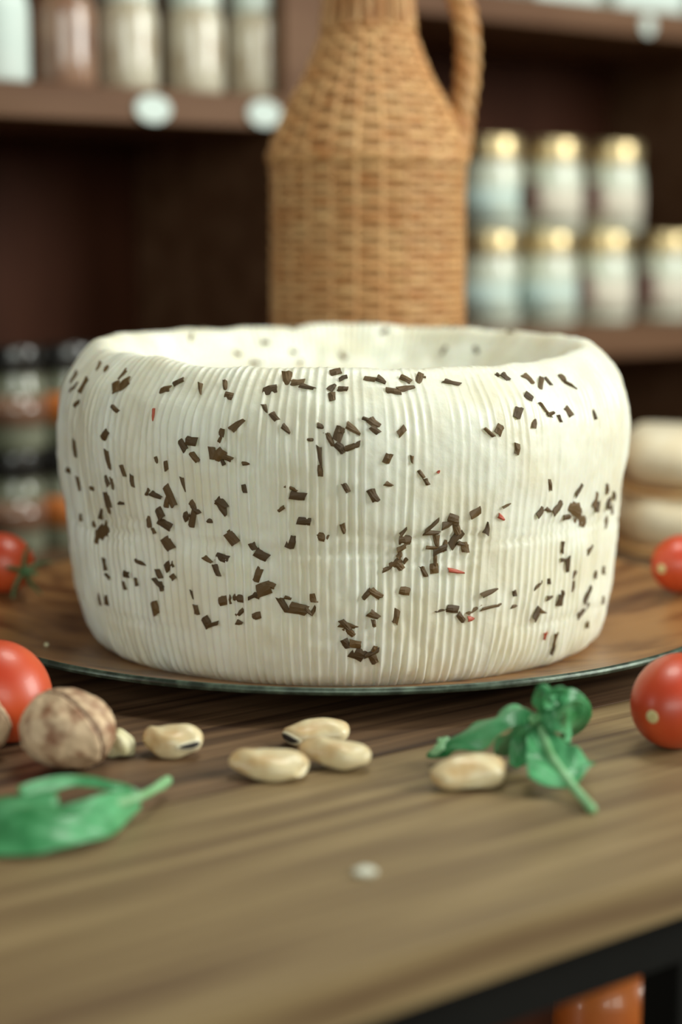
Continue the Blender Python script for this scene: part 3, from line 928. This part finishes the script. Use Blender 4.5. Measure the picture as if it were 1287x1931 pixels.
# upright stakes; the ones on the neck stand free of weaving
stake = mesh_from('stake', *tube([(r + .0004, 0, z) for r, z in zip(jr_, jz_) if z < jz(70)], .0014, 6), M['wicker'])
for i in range(NS):
    link('stake', stake, jug, (0, 0, 0), (0, 0, 2 * PI * (i + .5) / NS))
neck = mesh_from('neck_strand', *tube([(r + .0006, 0, z) for r, z in zip(jr_, jz_) if z > jz(60)], .0021, 6), M['wicker'])
for i in range(NS):
    link('neck_strand', neck, jug, (0, 0, 0), (0, 0, 2 * PI * i / NS))
# handle: three rods twisted together
hp = [on_y(px, py, JD) - Vector((jx, JD, TZ)) for px, py in ((868, 285), (869, 255), (873, 210), (879, 165), (883, 118), (882, 72), (874, 20), (855, -25), (820, -55), (775, -62))]
hp = smooth_path(hp, 10)
for s in range(3):
    pth = []
    for i, p in enumerate(hp):
        t = (hp[min(i + 1, len(hp) - 1)] - hp[max(i - 1, 0)]).normalized()
        b = Vector((0, 1, 0)); a = t.cross(b)
        q = i * .30 + 2 * PI * s / 3
        pth.append(p + (a * math.cos(q) + b * math.sin(q)) * .0034)
    obj('handle_rod', tube(pth, .0042, 8), M['wicker'], jug)

# ------------------------------------------------------------------ shelving unit
SN = 1.079                                    # n of the shelf front
SD = 0.208
P0 = Vector((-0.025, 1.35, 0))
S0 = P0.x * U.x + P0.y * U.y                  # s of the middle post
unit = thing('shelving_unit', 'dark brown wooden shelving unit holding the jars behind the table', 'shelf', (0, 0, 0), ANG)


def upart(name, s0, s1, n0, n1, z0, z1, m):
    return bevel(obj(name, box(s0, s1, n0, n1, z0, z1), m, unit, False), .0015)


post = [(S0 - .78, S0 - .74), (S0 - .02, S0 + .02), (S0 + .537, S0 + .577)]
for a, b in post:
    upart('upright', a, b, SN, SN + SD, 0.0, 2.1, M['shelf'])
obj('back_panel', box(post[0][0], post[2][1], SN + SD + .0005, SN + SD + .012, 0.0, 2.1), M['panel'], unit, False)
for z0, z1 in ((.06, .082), (.38, .402), (.694, .7156), (1.0135, 1.037), (1.36, 1.384), (1.7, 1.722)):
    upart('shelf_board', post[0][1] + .0003, post[1][0] - .0003, SN + .001, SN + SD, z0, z1, M['shelf'])
for z0, z1 in ((.06, .082), (.45, .472), (.834, .862), (1.105, 1.127), (1.45, 1.472)):
    upart('shelf_board', post[1][1] + .0003, post[2][0] - .0003, SN + .001, SN + SD, z0, z1, M['shelf'])
upart('top_board', post[0][0], post[2][1], SN, SN + SD + .012, 2.1005, 2.125, M['shelf'])


def jar(label, group, loc, rad, h, lidh, lid_m, body_m, label_m=None, patch_m=None, patch_at=0.0, lid_r=.94, yaw=0.0, label_lo=.12, label_hi=.62, neck=.90):
    t = thing('jar', label, 'jar', loc, yaw, group)
    bh = h - lidh
    p = [(0, 0.0), (rad * .90, 0.0), (rad * .98, .002), (rad, .005), (rad, bh * .74), (rad * .985, bh * .82), (rad * .93, bh * .92), (rad * neck, bh * .97), (rad * neck, bh + .001)]
    obj('glass_body', lathe(p, 40), body_m, t)
    lr = rad * lid_r
    obj('lid', lathe([(0, bh), (lr, bh), (lr * 1.01, bh + .001), (lr * 1.01, h - .0028), (lr * .985, h - .0010), (lr * .93, h), (0, h - .0003)], 40), lid_m, t)
    if label_m:
        pl_ = obj('paper_label', lathe([(rad + .0001, bh * label_lo), (rad + .0005, bh * label_lo), (rad + .0005, bh * label_hi), (rad + .0001, bh * label_hi)], 40), label_m, t)
    if patch_m:
        rp = rad + .0009
        obj('print', lathe([(rp, bh * .30), (rp, bh * .58)], 12, patch_at - .42, patch_at + .42), patch_m, pl_)
        if label_hi < .7:
            obj('print', lathe([(rad + .0007, bh * .60), (rad + .0007, bh * .74)], 12, patch_at - .36, patch_at + .36), patch_m, pl_)
    return t


# stacked cream jars, right
rj = .0262
n_r = SN + .052
RZ = .862
order = ['first', 'second', 'third', 'fourth']
low = [(938, 'blue'), (1046, 'blue'), (1152, 'pink'), (1268, 'pink'), (1378, 'pink')]
upp = [(944, 'blue'), (1058, 'pink'), (1172, 'pink')]
JH = .0780
for i, (px, kind) in enumerate(low):
    p = place_at(px - 16, n_r, RZ)
    if i == 4:
        lab = 'gold lidded cream jar of the lower row, hidden past the right frame edge'
    else:
        lab = ['gold lidded pale blue jar with green print, lower row next to the jug', 'gold lidded pale blue jar, lower row, second from the jug',
               'gold lidded pinkish cream jar, lower row, third from the jug', 'gold lidded pinkish cream jar, lower row, cut by the right frame edge'][i]
    jar(lab, 'cream jars in the lower row on the right shelf', p, rj, JH, .0190, M['lid_gold'], M['cream_mint'], M['label_blue' if kind == 'blue' else 'label_pink'],
        M['green_patch'] if i == 0 else (M['plum_patch'] if kind == 'pink' else None), (-.2 if i == 0 else -2.45))
for i, (px, kind) in enumerate(upp):
    p = place_at(px - 18, n_r, RZ + JH + .0002)
    lab = ['gold lidded pale blue jar with green print, upper row next to the jug', 'gold lidded pinkish cream jar in the middle of the upper row',
           'gold lidded pinkish cream jar at the right end of the upper row'][i]
    jar(lab, 'cream jars in the upper row on the right shelf', p, rj, JH, .0190, M['lid_gold'], M['cream_mint'], M['label_blue' if kind == 'blue' else 'label_pink'],
        M['green_patch'] if i == 0 else M['plum_patch'], (-.2 if i == 0 else -2.45))

# jars on the upper left shelf
n_l = SN + .036
LZ = 1.037
ul = [(-3, 'white tub with white lid at the far left of the upper shelf', M['paper'], M['lid_gold']),
      (126, 'dim brownish jar right of the white tub on the upper left shelf', M['brown_glass'], M['lid_black']),
      (243, 'beige preserve jar with pale lid above the left price tag, upper left shelf', M['beige_glass'], M['lid_white']),
      (368, 'beige preserve jar with pale lid between the two price tags, upper left shelf', M['beige_glass'], M['lid_white']),
      (482, 'beige preserve jar with pale lid next to the post, upper left shelf', M['beige_glass'], M['lid_white'])]
for i, (px, lab, bm_, lm) in enumerate(ul):
    p = place_at(px, n_l, LZ)
    jar(lab, 'jars on the upper left shelf', p, .0212, .079, .018, lm, bm_, None, lid_r=.88, neck=.86)

# stacked black lidded jars, lower left
for row in (0, 1):
    for i, px in enumerate((-70, 34, 134)):
        p = place_at(px, SN + .05, .7156 + row * .0731)
        lab = [['dark lidded brown jar, lower row, cut off by the left frame edge', 'dark lidded brown jar, lower row, left of the cheese beside the tomato', 'dark lidded jar with orange label, lower row, partly hidden by the cheese'],
               ['dark lidded brown jar, upper row, cut off by the left frame edge', 'dark lidded brown jar in the upper row at the left of the cheese', 'dark lidded jar with orange label, upper row, partly hidden by the cheese']][row][i]
        jar(lab, 'dark lidded jars stacked left of the cheese', p, .0200, .0729, .0190, M['lid_black'], M['dim_glass'], M['orange_label'] if i == 2 else M['brown_glass'], None, lid_r=.97, label_lo=.33, label_hi=.72)


# price tags clipped on the shelf edges
def price_tag(label, px, py, n, a, b):
    cP = place_at(px, n, 1.0)
    # solve height from the picture row
    d = ray(px, py)
    s = (n - (N.x * CAM.x + N.y * CAM.y)) / (N.x * d.x + N.y * d.y)
    p = CAM + d * s
    t = thing('price_tag', label, 'price tag', p, ANG, 'white price tags on the shelf edges')
    na = 40
    V = []
    for yy, k in ((-.0016, .94), (-.0010, 1.0), (.0, 1.0)):
        V += [(a * k * math.cos(2 * PI * i / na), yy, b * k * math.sin(2 * PI * i / na)) for i in range(na)]
    Fc = [(j * na + i, j * na + (i + 1) % na, (j + 1) * na + (i + 1) % na, (j + 1) * na + i) for j in range(2) for i in range(na)]
    Fc.append(tuple(range(na))); Fc.append(tuple(2 * na + i for i in range(na - 1, -1, -1)))
    obj('disc', (V, Fc), M['paper'], t, False)
    return t


price_tag('white oval price tag on the upper left shelf edge, left one of two', 288, 206, SN, .0145, .0095)
price_tag('white oval price tag on the upper left shelf edge beside the jug', 498, 215, SN, .0145, .0095)
price_tag('white price tag on the upper right shelf edge above the jars', 1222, 48, SN, .0075, .0085)

# white wrapped packets on the upper right shelf
for i, (px, w, lab) in enumerate(((1075, .075, 'white paper packet on the upper right shelf, left of the price tag'), (1230, .085, 'white paper packet on the upper right shelf, above the price tag'), (1400, .08, 'white paper packet on the upper right shelf, past the right frame edge'))):
    p = place_at(px, SN + .012, 1.127)
    t = thing('paper_packet', lab, 'packet', p, ANG, 'white packets on the upper right shelf')
    bevel(obj('wrapper', box(-w / 2, w / 2, 0, .09, 0, .035), M['paper'], t, False), .004, 3)
    bevel(obj('flap', box(-w / 2 + .006, w / 2 - .006, .030, .055, .0351, .041), M['paper'], t, False), .002, 2)

# ------------------------------------------------------------------ orange pot under the table
po = on_y(1148, 1931, 0.74)
pot = thing('storage_pot', 'slender orange pot with pale label on the rack under the table', 'pot', (po.x, 0.74, 0.46))
hh = on_y(1180, 1800, 0.74).z - .46
obj('body', lathe([(0, 0), (.020, 0), (.0235, .006), (.0245, hh * .45), (.0243, hh * .90), (.020, hh * .97), (.012, hh), (.010, hh), (.010, hh * .96), (0, hh * .95)], 48), M['terracotta'], pot)
obj('paper_label', lathe([(.0249, hh * .50), (.0249, hh * .70)], 12, -PI / 2 - .35, -PI / 2 + .45), M['paper'], pot)
